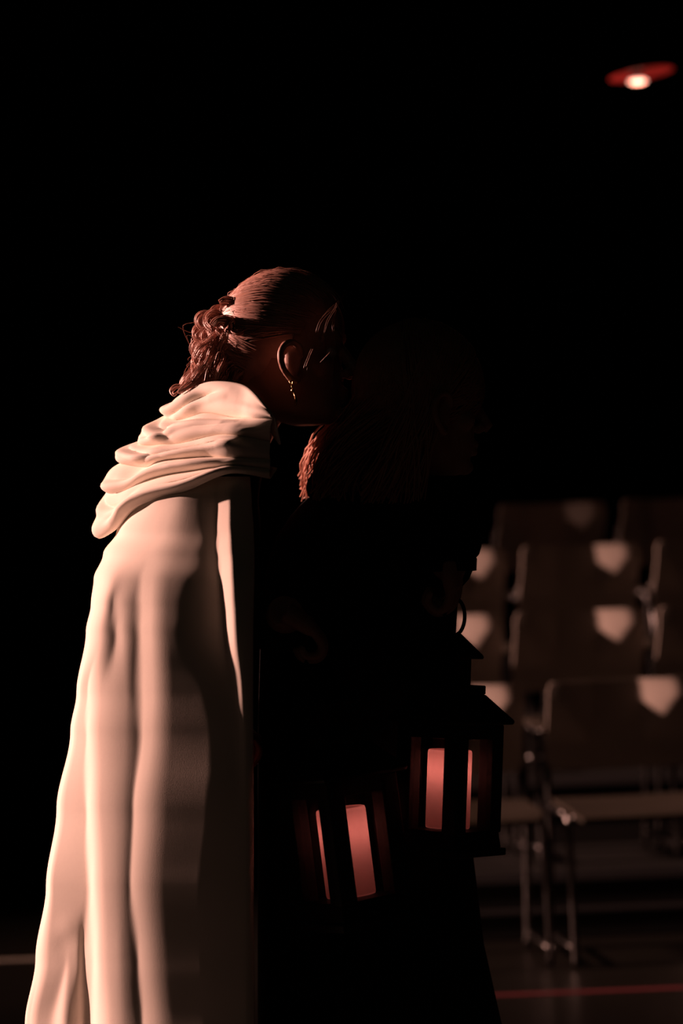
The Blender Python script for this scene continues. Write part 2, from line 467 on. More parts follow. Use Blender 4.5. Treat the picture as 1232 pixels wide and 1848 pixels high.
lanL = lantern((634, 1618), 3.76, 1.06, math.radians(-4.8), math.radians(45 - 9),
               'lower black lantern hanging tilted, beside the cream cloak',
               'glowing pink pillar candle inside the tilted lower lantern')

# ------------------------------------------------------------------ people
def head_shapes(b, T):
    """head with face; T maps head-local (x forward, y left, z up) to the scene"""
    prof = [(-0.122, 0.066, 0.010, 0.018), (-0.116, 0.078, -0.010, 0.034), (-0.105, 0.085, -0.03, 0.046), (-0.090, 0.086, -0.05, 0.054),
            (-0.075, 0.090, -0.062, 0.060), (-0.058, 0.091, -0.074, 0.065), (-0.035, 0.090, -0.088, 0.070), (-0.012, 0.086, -0.098, 0.073),
            (0.008, 0.093, -0.103, 0.075), (0.020, 0.096, -0.104, 0.076), (0.045, 0.096, -0.104, 0.077), (0.068, 0.089, -0.100, 0.074),
            (0.088, 0.075, -0.089, 0.065), (0.103, 0.055, -0.072, 0.052), (0.114, 0.032, -0.050, 0.035), (0.121, 0.008, -0.022, 0.014)]
    seg = 40; vs_ = []; fs = []
    rows = spline([tuple(p) for p in prof], 3)
    for z, xf, xb, w_ in rows:
        xm = (xf + xb) / 2 - 0.01
        for k in range(seg):
            a = 2 * math.pi * k / seg
            ca, sa = math.cos(a), math.sin(a)
            ex = (xf - xm) if ca > 0 else (xm - xb)
            pw = 0.82 if ca > 0 else 0.95
            vs_.append(T((xm + ex * math.copysign(abs(ca) ** pw, ca), w_ * math.copysign(abs(sa) ** 0.9, sa), z)))
    n = len(rows)
    for i in range(n - 1):
        for k in range(seg):
            k2 = (k + 1) % seg
            fs.append((i * seg + k, i * seg + k2, (i + 1) * seg + k2, (i + 1) * seg + k))
    fs.append(tuple(reversed(range(seg)))); fs.append(tuple((n - 1) * seg + k for k in range(seg)))
    b.add(vs_, fs)
    b.tube([T(p) for p in ((0.085, 0, 0.006), (0.094, 0, -0.008), (0.104, 0, -0.026), (0.112, 0, -0.038), (0.106, 0, -0.046))], [0.008, 0.0085, 0.010, 0.011, 0.008], 10)
    for s in (-1, 1):
        b.blob(T((0.100, s * 0.011, -0.043)), 0.0085)                                   # nostril wings
        b.tube([T(p) for p in ((0.088, s * 0.012, 0.014), (0.086, s * 0.035, 0.019), (0.066, s * 0.058, 0.010))], [0.009, 0.009, 0.006], 8)  # brow
        b.blob(T((0.066, s * 0.044, -0.034)), (0.020, 0.018, 0.018))                     # cheekbone
    b.tube([T(p) for p in ((0.080, -0.023, -0.074), (0.092, -0.010, -0.069), (0.094, 0, -0.0705), (0.092, 0.010, -0.069), (0.080, 0.023, -0.074))], [0.003, 0.0062, 0.006, 0.0062, 0.003], 8)
    b.tube([T(p) for p in ((0.080, -0.021, -0.077), (0.090, -0.010, -0.082), (0.092, 0, -0.083), (0.090, 0.010, -0.082), (0.080, 0.021, -0.077))], [0.003, 0.006, 0.007, 0.006, 0.003], 8)
    b.blob(T((0.076, 0, -0.108)), (0.016, 0.020, 0.013))                                 # chin
    EO = Vector((0.028, 0, -0.028)); T0 = T; T = lambda p: T0(Vector((p[0] * 0.85, p[1], p[2] * 0.88)) + EO)
    for s in (-1, 1):                                                                    # ears
        y = s * 0.080
        rim = [(0.008, y, 0.004), (0.012, y + s * 0.006, 0.022), (0.002, y + s * 0.018, 0.034), (-0.013, y + s * 0.026, 0.030),
               (-0.021, y + s * 0.029, 0.012), (-0.018, y + s * 0.027, -0.010), (-0.009, y + s * 0.021, -0.026), (0.000, y + s * 0.012, -0.036), (0.006, y + s * 0.004, -0.030)]
        pts = spline(rim, 4)
        b.tube([T(p) for p in pts], [0.0056] * (len(pts) - 8) + [0.0062] * 8, 8)
        b.blob(T((-0.004, y + s * 0.003, 0.002)), (0.014, 0.010, 0.028))
        b.tube([T(p) for p in ((0.008, y + s * 0.004, 0.006), (0.009, y + s * 0.007, -0.006), (0.005, y + s * 0.006, -0.016))], 0.0045, 8)
def hand_shapes(b, wrist, palm_end, bar_dir, curl_dir, r=0.0078):
    """gripping hand: the palm runs wrist -> palm_end, fingers lie side by side along bar_dir and close towards curl_dir"""
    wrist = Vector(wrist); pe = Vector(palm_end); ax = (pe - wrist).normalized()
    bd = Vector(bar_dir); bd = (bd - ax * bd.dot(ax)).normalized()
    cdv = Vector(curl_dir); cdv = (cdv - ax * cdv.dot(ax) - bd * cdv.dot(bd)).normalized()
    for k in (-1.35, -0.45, 0.45, 1.35):
        b.tube([wrist + bd * k * 0.012, (wrist + pe) / 2 + bd * k * 0.019, pe + bd * k * 0.021], [0.017, 0.0145, 0.012], 10)
    lens = (0.78, 0.95, 1.0, 0.92)
    for i, k in enumerate((-1.5, -0.5, 0.5, 1.5)):
        L = lens[i]; base = pe + bd * k * 0.0205
        pts = [base, base + ax * 0.030 * L + cdv * 0.010, base + ax * 0.038 * L + cdv * 0.034 * L, base + ax * 0.018 * L + cdv * 0.050 * L, base + ax * 0.002 + cdv * 0.044 * L]
        pts = spline([tuple(p) for p in pts], 4)
        b.tube(pts, [r * (1.08 - 0.3 * q / (len(pts) - 1)) for q in range(len(pts))], 10)
        b.blob(pts[-1], r * 0.8)
    tb = wrist + ax * 0.018 + bd * 0.026
    pts = spline([tuple(p) for p in (tb, tb + bd * 0.020 + ax * 0.022 + cdv * 0.016, tb + bd * 0.012 + ax * 0.040 + cdv * 0.036, tb - bd * 0.006 + ax * 0.050 + cdv * 0.050)], 4)
    b.tube(pts, [0.0125 - 0.0045 * q / (len(pts) - 1) for q in range(len(pts))], 10); b.blob(pts[-1], 0.0078)

def make_T(center, yaw=0.0, pitch=0.0, s=1.0):
    R = Matrix.Rotation(yaw, 3, 'Z') @ Matrix.Rotation(pitch, 3, 'Y')
    c = Vector(center)
    return lambda p: c + R @ (Vector(p) * s)

# ---- first person: cream cloak
WY = 3.90
Tw = make_T(P(516, 634, WY), math.radians(-9), math.radians(-2.4) * 0)
b = MB(); head_shapes(b, Tw)
def W(px, py, Y): return P(px, py, Y)
neck = [Tw((-0.030, 0, -0.05)), W(462, 720, 3.91), W(425, 775, 3.92)]
b.tube(neck, [0.052, 0.054, 0.062], 16)
spine = [W(425, 775, 3.92), W(378, 860, 3.94), W(340, 980, 3.95), W(335, 1110, 3.95), W(325, 1240, 3.95)]
b.tube(spline([tuple(p) for p in spine], 4), [0.062 + 0.030 * min(1, i / 5) for i in range(17)], 20)
for s, y in ((-1, 3.85), (1, 4.05)):                                    # shoulders and legs
    b.tube([W(412, 800, 3.93), W(405, 845, 3.93 + s * 0.095)], [0.055, 0.05], 14)
    b.tube(spline([tuple(q) for q in (W(320, 1240, 3.95 + s * 0.06), W(310, 1480, 3.95 + s * 0.07), W(300, 1700, 3.95 + s * 0.07), W(285, 1980, 3.95 + s * 0.07), W(282, 2200, 3.95 + s * 0.07))], 4),
           [0.085, 0.083, 0.08, 0.076, 0.07, 0.066, 0.06, 0.056, 0.053, 0.055, 0.056, 0.054, 0.048, 0.042, 0.038, 0.036, 0.036], 14)
    fz = W(282, 2200, 3.95 + s * 0.07); b.tube([(fz.x - 0.03, fz.y, 0.045), (fz.x + 0.06, fz.y, 0.04), (fz.x + 0.16, fz.y, 0.028)], [0.038, 0.036, 0.022], 12)
gripL = lanL.matrix_basis @ Vector((0, 0, 0.412))
wristW = gripL + Vector((-0.050, -0.02, 0.052))
arm = [W(405, 850, 3.86), W(408, 960, 3.86), W(422, 1085, 3.84), W(500, 1125, 3.79), wristW]
b.tube(spline([tuple(p) for p in arm], 4), [0.05 - 0.0014 * i for i in range(17)], 14)
hand_shapes(b, wristW, gripL + Vector((-0.012, -0.012, 0.026)), (0.3, 0.95, -0.1), (0.3, 0, -1))
armf = [W(405, 845, 4.03), W(400, 980, 4.06), W(395, 1110, 4.05), W(410, 1260, 4.0)]
b.tube(spline([tuple(p) for p in armf], 4), [0.046, 0.044, 0.042, 0.041, 0.040, 0.038, 0.036, 0.034, 0.032, 0.030, 0.028, 0.026, 0.024], 14)
hand_shapes(b, W(410, 1260, 4.0), W(412, 1340, 3.99), (0, 1, 0), (1, 0, 0))
person1 = remesh(b.build('person', M_SKIN), 0.0028, 3)
tag(person1, 'person in a cream hooded cloak, hair pinned up, leaning in to whisper', 'person')
def eyes(T, person):
    for s in (-1, 1):
        b = MB(); b.blob(T((0.0765, s * 0.030, -0.010)), (0.0115, 0.0125, 0.0095)); b.build('eye', M_EYE, person)
        b = MB(); b.tube([T((0.094, s * 0.014, 0.018)), T((0.092, s * 0.032, 0.024)), T((0.074, s * 0.054, 0.017))], [0.002, 0.0026, 0.0012], 6); b.build('eyebrow', M_HAIR, person)
eyes(Tw, person1)

# cloak: front surface follows the folds, back closes round the body
AZ = math.atan2(LAMP.y - WY, -0.2 - LAMP.x); EL = math.radians(15)
lx, ly = math.cos(AZ) * math.cos(EL), math.sin(AZ) * math.cos(EL)
def slope_for(I):  # shading put into the shape: slope that gets brightness I from the stage lamp
    if I <= 0: return math.tan(AZ) + 2.5 * I
    I = min(0.95, I)
    I = I ** 1.8 * 0.93
    lo, hi = -0.2, 6.0
    for _ in range(40):
        m_ = (lo + hi) / 2
        if (m_ * lx - ly) / math.sqrt(1 + m_ * m_) < I: lo = m_
        else: hi = m_
    return lo
# pixel row -> list of (pixel x, wanted brightness, turned into fold slope) across the cloak, same number of stations per row
ROWS = {
 860: [(300,.9),(310,.8),(320,.7),(330,.6),(336,.6),(342,.6),(350,.5),(356,.45),(362,.4),(366,.35),(370,.3),(374,.2),(380,.05),(384,-.06),(388,.1),(400,.55),(413,.5),(420,-.1),(450,-.6)],
 900: [(240,.9),(250,.85),(262,.75),(275,.7),(282,.65),(290,.6),(298,.58),(305,.55),(312,.5),(318,.45),(325,.35),(332,.24),(352,.0),(384,-.06),(388,.1),(393,.6),(412,.55),(418,-.1),(453,-.6)],
 960: [(210,.95),(222,.9),(235,.8),(250,.72),(258,.68),(268,.65),(278,.62),(288,.58),(298,.55),(306,.48),(316,.4),(332,.24),(362,.0),(384,-.06),(387,.1),(392,.65),(412,.6),(418,-.1),(457,-.6)],
 1000:[(186,.97),(194,.95),(205,.85),(218,.78),(228,.72),(240,.66),(252,.62),(262,.58),(270,.58),(280,.52),(292,.42),(308,.28),(344,.0),(386,-.07),(390,.1),(395,.72),(414,.66),(421,-.1),(458,-.6)],
 1045:[(169,.97),(178,.95),(186,.92),(195,.82),(199,.72),(207,.5),(217,.42),(228,.40),(240,.34),(248,.34),(257,.56),(274,.5),(312,.0),(390,-.08),(395,.1),(400,.76),(416,.7),(424,-.1),(458,-.6)],
 1090:[(164,.97),(170,.95),(178,.88),(186,.75),(192,.50),(197,.25),(201,-.03),(205,.5),(214,.55),(240,.16),(257,.6),(272,.56),(308,.0),(392,-.08),(398,.1),(404,.76),(418,.7),(427,-.1),(457,-.6)],
 1140:[(155,.97),(161,.95),(168,.88),(178,.72),(186,.52),(193,.32),(206,.0),(212,.55),(219,.6),(243,.06),(256,.62),(272,.58),(308,.0),(394,-.08),(402,.1),(407,.76),(421,.7),(430,-.1),(456,-.6)],
 1250:[(138,.97),(143,.93),(150,.78),(157,.74),(159,.97),(166,.85),(182,.60),(206,.46),(228,.34),(240,.10),(259,.62),(276,.55),(312,.05),(410,-.05),(420,.1),(425,.5),(434,.5),(440,-.1),(456,-.6)],
 1320:[(127,.97),(132,.92),(140,.76),(155,.70),(158,.98),(166,.84),(180,.58),(204,.44),(226,.32),(246,.08),(259,.60),(274,.52),(312,.07),(420,-.05),(430,.05),(434,.3),(439,.3),(444,-.1),(456,-.6)],
 1460:[(102,.97),(108,.9),(118,.66),(154,.58),(159,.99),(169,.84),(182,.56),(206,.42),(222,.30),(237,.10),(243,.62),(260,.48),(302,.07),(425,-.06),(432,-.06),(438,-.08),(443,-.1),(447,-.2),(457,-.6)],
 1600:[(83,.97),(89,.9),(97,.55),(155,.48),(166,.99),(177,.74),(190,.52),(210,.38),(222,.26),(232,.06),(238,.58),(256,.42),(296,.05),(425,-.06),(432,-.06),(438,-.08),(443,-.1),(447,-.2),(457,-.6)],
 1730:[(64,.98),(72,.92),(90,.53),(148,.40),(172,.98),(184,.70),(196,.54),(212,.44),(222,.28),(246,.0),(252,.56),(268,.42),(304,.05),(425,-.06),(432,-.06),(438,-.08),(443,-.1),(447,-.2),(458,-.6)],
 1848:[(45,.98),(53,.9),(70,.52),(148,.40),(170,.98),(188,.78),(202,.56),(216,.44),(230,.26),(254,.0),(260,.56),(280,.42),(314,.05),(425,-.06),(432,-.06),(438,-.08),(443,-.1),(447,-.2),(459,-.6)],
 2215:[(-8,.98),(2,.9),(24,.52),(130,.46),(156,.95),(186,.75),(202,.56),(220,.44),(240,.26),(270,.0),(278,.56),(300,.42),(332,.05),(425,-.06),(432,-.06),(438,-.08),(443,-.1),(447,-.2),(465,-.6)],
}
rk = sorted(ROWS)
def row_at(y):
    y = max(rk[0], min(rk[-1], y))
    for a, c in zip(rk, rk[1:]):
        if y <= c:
            t = (y - a) / (c - a); t = t * t * (3 - 2 * t)
            return [(p[0] + (q[0] - p[0]) * t, p[1] + (q[1] - p[1]) * t) for p, q in zip(ROWS[a], ROWS[c])]
def extra_D(px, py):
    # short pleat low at the back of the hem, a crease and soft horizontal dents (metres towards the viewer)
    e = 0
    if py > 1735:
        t = min(1, (py - 1735) / 110)
        c = 122 - 18 * t; wd = 4 + 11 * t
        d = (px - c) / wd
        e += 0.022 * t * (1 / (1 + math.exp(-d * 3.2)) - 1 / (1 + math.exp(-(px - c - 34) / 12)))
    if py > 1640:
        t = min(1, (py - 1640) / 80)
        e -= 0.004 * t * math.exp(-((px - 151) / 7) ** 2)
    e += 0.004 * math.exp(-((py - 1678) / 14) ** 2) * math.exp(-((px - 122) / 20) ** 2)
    e -= 0.004 * math.exp(-((py - 1702) / 14) ** 2) * math.exp(-((px - 116) / 20) ** 2)
    return e
NC, NR = 300, 230
gridY = []; gridX = []; ys = []
for j in range(NR + 1):
    py = 860 + (2215 - 860) * (j / NR); ys.append(py)
    r = row_at(py); xl, xr = r[0][0], r[-1][0]
    X = []; Y = []; yy = 3.93 - 0.045 * max(0, min(1, (1010 - py) / 90))
    for i in range(NC + 1):
        t = i / NC
        px = xl + (xr - xl) * (0.25 * t * t + 0.75 * t)
        I = lerp_table([(p[0], p[1]) for p in r], px)[0]
        s = slope_for(I)
        if i: yy -= s * (px - X[-1]) * WY / F
        X.append(px); Y.append(yy)
    gridX.append(X); gridY.append(Y)
# anchor the sheet where the folds turn into the shaded side; the rounded back edge takes up the rest
for j in range(NR + 1):
    r = row_at(ys[j]); x11 = r[11][0]; xr_ = r[1][0]; xl = r[0][0]
    k = min(range(NC + 1), key=lambda i: abs(gridX[j][i] - x11))
    t = max(0, min(1, (ys[j] - 940) / 240)); t = t * t * (3 - 2 * t)
    tg = 3.765 - 0.020 * t
    sh = tg - gridY[j][k]
    for i in range(NC + 1): gridY[j][i] += sh - extra_D(gridX[j][i], ys[j])
    k1 = next(i for i in range(NC + 1) if gridX[j][i] >= xr_)
    edge = max(3.955 - 0.03 * (1 - t), gridY[j][k1] + 0.02)
    for i in range(k1):
        u = (gridX[j][i] - xl) / (gridX[j][k1] - xl)
        gridY[j][i] = edge + (gridY[j][k1] - edge) * (0.55 * u + 0.45 * math.sqrt(max(0, 1 - (1 - u) ** 2)))
for _ in range(10):      # drape evenly down the length
    g2 = [row[:] for row in gridY]
    for j in range(1, NR):
        for i in range(NC + 1):
            g2[j][i] = 0.5 * gridY[j][i] + 0.25 * (gridY[j - 1][i] + gridY[j + 1][i])
    gridY = g2
for _ in range(3):       # soften
    g2 = [row[:] for row in gridY]
    for j in range(1, NR):
        for i in range(1, NC):
            g2[j][i] = 0.4 * gridY[j][i] + 0.2 * (gridY[j - 1][i] + gridY[j + 1][i]) + 0.1 * (gridY[j][i - 1] + gridY[j][i + 1])
    gridY = g2
b = MB(); NB = 40; vs_ = []; fs = []
for j in range(NR + 1):
    row = []
    for i in range(NC + 1):
        p = P(gridX[j][i], ys[j], gridY[j][i]); row.append(p)
    a0, a1 = row[-1], row[0]
    cx, cy = (a0 + a1) / 2, 0
    for k in range(1, NB):
        th = math.pi * k / NB
        p = a0.lerp(a1, (1 - math.cos(th)) / 2)
        d = 0.24 * math.sin(th) ** 0.8 + 0.012 * math.sin(th) * math.sin(th * 9 + ys[j] * 0.002)
        row.append(Vector((p.x, p.y + d, p.z)))
    for p in row: vs_.append((p.x, p.y, max(p.z, 0.004)))
n = NC + NB
for j in range(NR):
    for i in range(n):
        i2 = (i + 1) % n
        fs.append((j * n + i, (j + 1) * n + i, (j + 1) * n + i2, j * n + i2))
b.add(vs_, fs)
cloak = b.build('cloak', M_CLOAK, person1)
tag(cloak, 'long cream cloak with deep vertical folds')

# hood: swags of cloth lying one over the other round the shoulders
LIPS = [  # each line of the drape, from the far side over the back (left) to the chest
 [(372,722,4.05),(345,712,3.97),(318,722,3.905),(345,703,3.862),(380,690,3.825),(433,694,3.775),(462,714,3.728),(488,747,3.700)],
 [(362,748,4.05),(325,742,3.97),(309,752,3.905),(340,753,3.862),(378,750,3.825),(428,757,3.775),(458,756,3.730),(494,753,3.705)],
 [(330,800,4.05),(278,792,3.97),(261,800,3.905),(286,809,3.862),(322,800,3.825),(378,787,3.775),(430,786,3.735),(488,795,3.745)],
 [(300,838,4.06),(243,830,3.985),(227,838,3.925),(262,843,3.872),(302,831,3.828),(372,826,3.775),(425,826,3.735),(488,830,3.745)],
 [(290,850,4.07),(226,862,4.00),(199,884,3.945),(228,884,3.885),(278,866,3.832),(352,850,3.775),(414,840,3.735),(488,846,3.745)],
 [(275,880,4.09),(212,915,4.03),(176,968,3.972),(206,957,3.905),(248,914,3.838),(325,889,3.775),(412,853,3.735),(488,862,3.745)],
]
NUH = 170
lipc = [spline(l, 26) for l in LIPS]
nu = len(lipc[0]); b = MB(); rows_ = []
AMP = [0.016, 0.027, 0.025, 0.018, 0.014]; NVH = 22
def bulge(v): 
    # slow swell, rounded lip, then tucked in
    return (math.sin(math.pi * v ** 1.35)) ** 0.75 if 0 < v < 1 else 0.0
CREASE = [(0, .36, .75, .62, .35, .007, .16), (1, .28, .25, .50, .70, .009, .13), (1, .46, .30, .74, .20, .008, .12), (1, .30, .80, .56, .45, .006, .12),
          (2, .26, .30, .52, .62, .008, .14), (2, .50, .75, .80, .35, .007, .13), (3, .30, .62, .66, .40, .007, .18), (4, .27, .22, .52, .55, .008, .13), (4, .42, .70, .78, .45, .006, .14)]
def hood_pt(k, u_i, v):
    a = lipc[k][u_i]; c = lipc[k + 1][u_i]; u = u_i / (nu - 1)
    px = a[0] + (c[0] - a[0]) * v; py = a[1] + (c[1] - a[1]) * v; Y = a[2] + (c[2] - a[2]) * v
    wa = math.sin(math.pi * min(1, u * 1.15))
    sh0 = 9 * noise.noise(Vector((u * 4.2, k * 5.3, 1.0))) * (k > 0); sh1 = 9 * noise.noise(Vector((u * 4.2, (k + 1) * 5.3, 1.0))) * (k < 4)
    py += wa * (sh0 + (sh1 - sh0) * v)
    # outward direction: back (left) -> viewer
    ang = math.pi * (1.02 + 0.42 * max(0, min(1, (u - 0.22) / 0.55)) - 0.42 * max(0, (0.22 - u) / 0.22))
    n_ = Vector((math.cos(ang), math.sin(ang), 0.10))
    fadeR = 1.0 - 0.55 * max(0, (u - 0.72) / 0.28)
    d = AMP[k] * fadeR * bulge(v) * (0.9 + 0.35 * noise.noise(Vector((u * 5.0, k * 3.7, 0))))
    # finer folds running along the swags
    warp = 0.35 * noise.noise(Vector((u * 4.0 + k * 9.1, v * 1.5, 3.0)))
    env = math.sin(math.pi * min(1, max(0, v))) * fadeR
    fr = (1.3, 1.6, 1.0, 0.9, 1.2)[k]
    d += 0.0035 * env * math.sin(2 * math.pi * (fr * (v + warp) + u * (1.6, 2.4, 1.2, 1.0, 0.6)[k] + k))
    d += 0.013 * env * noise.noise(Vector((u * 6.0, v * 1.3 + k * 11, 7.0)))
    for (ck, u0, v0, u1, v1, am, wd) in CREASE:
        if ck == k and u0 - 0.06 < u < u1 + 0.06:
            t = (u - u0) / (u1 - u0); vc = v0 + (v1 - v0) * t
            fade = max(0, min(1, (u - u0 + 0.06) / 0.08)) * max(0, min(1, (u1 + 0.06 - u) / 0.08))
            x_ = (v - vc) / wd
            d += am * fade * (math.exp(-(x_ - 0.9) ** 2) - 1.2 * math.exp(-x_ * x_ * 2.2))
    return P(px, py, Y) + n_ * d
for k in range(5):
    for q in range(NVH + (1 if k == 4 else 0)):
        rows_.append([hood_pt(k, i, q / NVH) for i in range(nu)])
top_in = [[p + Vector((0.004, 0.012, -0.004)) * m_ + Vector((0, 0, -0.02 * (m_ - 1))) for p in rows_[0]] for m_ in (3, 2, 1)]
hem_in = []
for m_ in (1, 2, 3):
    hem_in.append([p + Vector((0.004, 0.010, 0.006)) * m_ for p in rows_[-1]])
rows_ = top_in + rows_ + hem_in
vs_ = [p for r_ in rows_ for p in r_]
b.add(vs_, [(j * nu + i, j * nu + i + 1, (j + 1) * nu + i + 1, (j + 1) * nu + i) for j in range(len(rows_) - 1) for i in range(nu - 1)])
hood = b.build('hood', M_CLOAK, cloak)
md = hood.modifiers.new('smooth', 'SMOOTH'); md.iterations = 3; md.factor = 0.5
md = hood.modifiers.new('thick', 'SOLIDIFY'); md.thickness = 0.003; md.offset = -1
tag(hood, 'cream hood lying in draped folds on the shoulders')
# sleeve of the dark dress on the raised arm
b = MB()
sl = spline([tuple(p) for p in arm], 5)
b.tube(sl[:-2], [0.058 - 0.0008 * i + 0.002 * math.sin(i * 1.7) for i in range(len(sl[:-2]))], 18)
b.build('sleeve', M_DRESS, person1)
b = MB(); rr = []
for j in range(31):
    py = 800 + (2225 - 800) * j / 30
    xl_, xr_ = lerp_table([(800, 350, 470), (850, 285, 468), (960, 238, 448), (1200, 225, 445), (2225, 172, 448)], py)
    cpt = P((xl_ + xr_) / 2, py, 3.96); rx = (xr_ - xl_) / 2 * WY / F
    rr.append([(cpt.x + rx * 0.97 * math.cos(a) * (1 + 0.03 * math.sin(7 * a)), cpt.y + (0.115 + 0.00002 * (py - 960)) * math.sin(a) * (1 + 0.05 * math.sin(7 * a)), max(0.006, cpt.z)) for a in [2 * math.pi * k / 36 for k in range(36)]])
b.add([p for r_ in rr for p in r_], [(j * 36 + k, j * 36 + (k + 1) % 36, (j + 1) * 36 + (k + 1) % 36, (j + 1) * 36 + k) for j in range(30) for k in range(36)])
b.build('dress', M_DRESS, person1)

# ---- hair of the first person
random.seed(7)
SC = Vector((-0.004, 0, 0.018)); SR = Vector((0.106, 0.081, 0.109))
def scalp(T, d, k=1.0):
    d = Vector(d).normalized()
    return T(SC + Vector((SR.x * d.x, SR.y * d.y, SR.z * d.z)) * k)
def slerp(a, c, t):
    a = a.normalized(); c = c.normalized(); w_ = math.acos(max(-1, min(1, a.dot(c))))
    if w_ < 1e-4: return a
    return (a * math.sin((1 - t) * w_) + c * math.sin(t * w_)) / math.sin(w_)
b = MB()
# under-cap
seg, rg = 40, 22; vs_ = []; fs = []
BUN = Vector((-0.95, 0, 0.22)).normalized()
def inhair(d):
    return d.x < 0.62 + 0.55 * max(0, d.z - 0.05) and d.z > -0.62 + 0.9 * max(0, d.x + 0.30) - 0.2 * (d.x < -0.3)
bm = bmesh.new(); bmesh.ops.create_icosphere(bm, subdivisions=5, radius=1)
bmesh.ops.delete(bm, geom=[v for v in bm.verts if not inhair(v.co.normalized())], context='VERTS')
bm.verts.ensure_lookup_table()
b.add([scalp(Tw, v.co, 1.015) for v in bm.verts], [tuple(q.index for q in f_.verts) for f_ in bm.faces]); bm.free()
def hairline(t):   # t 0..1 forehead -> temple -> over ear -> nape
    T_ = [(0.0, 0.80, 0.0, 0.62), (0.18, 0.72, 0.42, 0.50), (0.32, 0.60, 0.72, 0.25), (0.45, 0.42, 0.90, 0.02), (0.58, 0.10, 0.97, 0.12), (0.70, -0.22, 0.95, -0.15), (0.84, -0.45, 0.75, -0.48), (1.0, -0.62, 0.0, -0.72)]
    return Vector(lerp_table(T_, t))
for i in range(1500):
    t = random.random() ** 0.9; side = random.choice((-1, -1, 1))
    h = hairline(t); h.y *= side
    end = (BUN + Vector((random.gauss(0, .10), random.gauss(0, .12), random.gauss(0, .12)))).normalized()
    k0 = random.uniform(0, 0.35); lift = random.uniform(1.012, 1.045)
    pts = []; nn = 13
    wob = random.uniform(-.02, .02)
    for q in range(nn):
        u = k0 + (1 - k0) * q / (nn - 1)
        d = slerp(h, end, u)
        pts.append(scalp(Tw, d + Vector((0, 0, wob * math.sin(u * 3.1))), lift + 0.012 * math.sin(u * math.pi)))
    b.tube(pts, [0.0004] + [random.uniform(0.0008, 0.0017)] * (nn - 2) + [0.0006], 4, False)
def lock(path, nst=14, spread=0.007, twist=3.0, rad=0.0012, npt=7):
    pts = [Vector(p) for p in spline(path, npt)]
    n_ = len(pts); ph = random.uniform(0, 6.28)
    for s in range(nst):
        a0 = random.uniform(0, 6.28); rr_ = spread * math.sqrt(random.random())
        wv = random.uniform(0, 0.35) * spread; wf = random.uniform(4, 11); wp = random.uniform(0, 6.28)
        out = []
        for i, p in enumerate(pts):
            u = i / (n_ - 1)
            t = (pts[min(i + 1, n_ - 1)] - pts[max(i - 1, 0)]).normalized()
            e1 = t.cross(Vector((0, 1, 0.1))).normalized(); e2 = t.cross(e1)
            k = rr_ * (0.35 + 0.65 * math.sin(math.pi * min(1, 0.12 + u * 0.86)))
            a = a0 + ph + twist * u
            out.append(p + (e1 * math.cos(a) + e2 * math.sin(a)) * k + e1 * wv * math.sin(wf * u + wp) + e2 * wv * math.cos(wf * 0.8 * u + wp))
        b.tube(out, [rad] * (len(out) - 1) + [rad * 0.3], 4, False)
# pinned curls (loops) at the back of the head
for (cx_, cy_, yy, rp) in ((432, 560, 3.85, 15), (412, 556, 3.87, 17), (392, 578, 3.87, 18), (375, 578, 3.89, 16), (405, 592, 3.84, 20), (428, 590, 3.83, 16), (440, 570, 3.90, 18), (420, 600, 3.90, 22),
                          (385, 605, 3.86, 20), (368, 600, 3.92, 16), (398, 568, 3.93, 18), (385, 620, 3.90, 20), (412, 618, 3.86, 18)):
    yy += 0.03 if cy_ > 600 else 0.0; tl = random.uniform(-0.9, 0.9); st = random.uniform(0, 6.28); path = []
    for i in range(9):
        a = st + i * 0.75
        rr_ = rp * (1 - 0.05 * i)
        path.append(tuple(P(cx_ + rr_ * math.cos(a), cy_ + rr_ * math.sin(a) * 0.85, yy + 0.02 * math.sin(a) * tl + 0.003 * i)))
    lock(path, 42, 0.0085, 3, 0.0008, 4)
# long waved locks hanging down on the hood
for i in range(46):
    x0 = random.uniform(368, 440); y0 = random.uniform(580, 625); x1 = random.uniform(335, 432) - (12 if x0 < 395 else 0); y1 = random.uniform(685, 722)
    yy = random.uniform(3.865, 3.985); amp = random.uniform(4, 11); ph = random.uniform(0, 6.28); path = []
    for q in range(8):
        u = q / 7
        path.append(tuple(P(x0 + (x1 - x0) * u + amp * math.sin(ph + u * 9), y0 + (y1 - y0) * u, yy + 0.010 * math.cos(ph + u * 9) - 0.02 * u)))
    lock(path, 24, random.uniform(0.005, 0.011), 3, 0.0007, 4)
for i in range(60):     # flyaway hairs
    x0 = random.uniform(355, 440); y0 = random.uniform(560, 660); yy = random.uniform(3.84, 3.96)
    path = [tuple(P(x0 + (i_ * random.uniform(-16, 5)), y0 + i_ * random.uniform(4, 26), yy)) for i_ in range(4)]
    b.tube(spline(path, 4), 0.00045, 3, False)
lock([tuple(P(*q)) for q in ((345, 680, 3.92), (335, 698, 3.92), (318, 697, 3.92), (309, 705, 3.92), (314, 713, 3.91), (322, 706, 3.91))], 7, 0.004, 3, 0.0007)
for i in range(30):     # stray hairs over the top
    a = random.uniform(0.3, 2.4)
    d0 = Vector((math.cos(a), random.uniform(-.25, .25), math.sin(a))); d1 = slerp(d0, BUN, 0.35)
    b.tube([scalp(Tw, slerp(d0, d1, u), 1.04 + 0.07 * math.sin(u * 3.1) * random.uniform(.3, 1)) for u in (0, .25, .5, .75, 1)], 0.0004, 3, False)
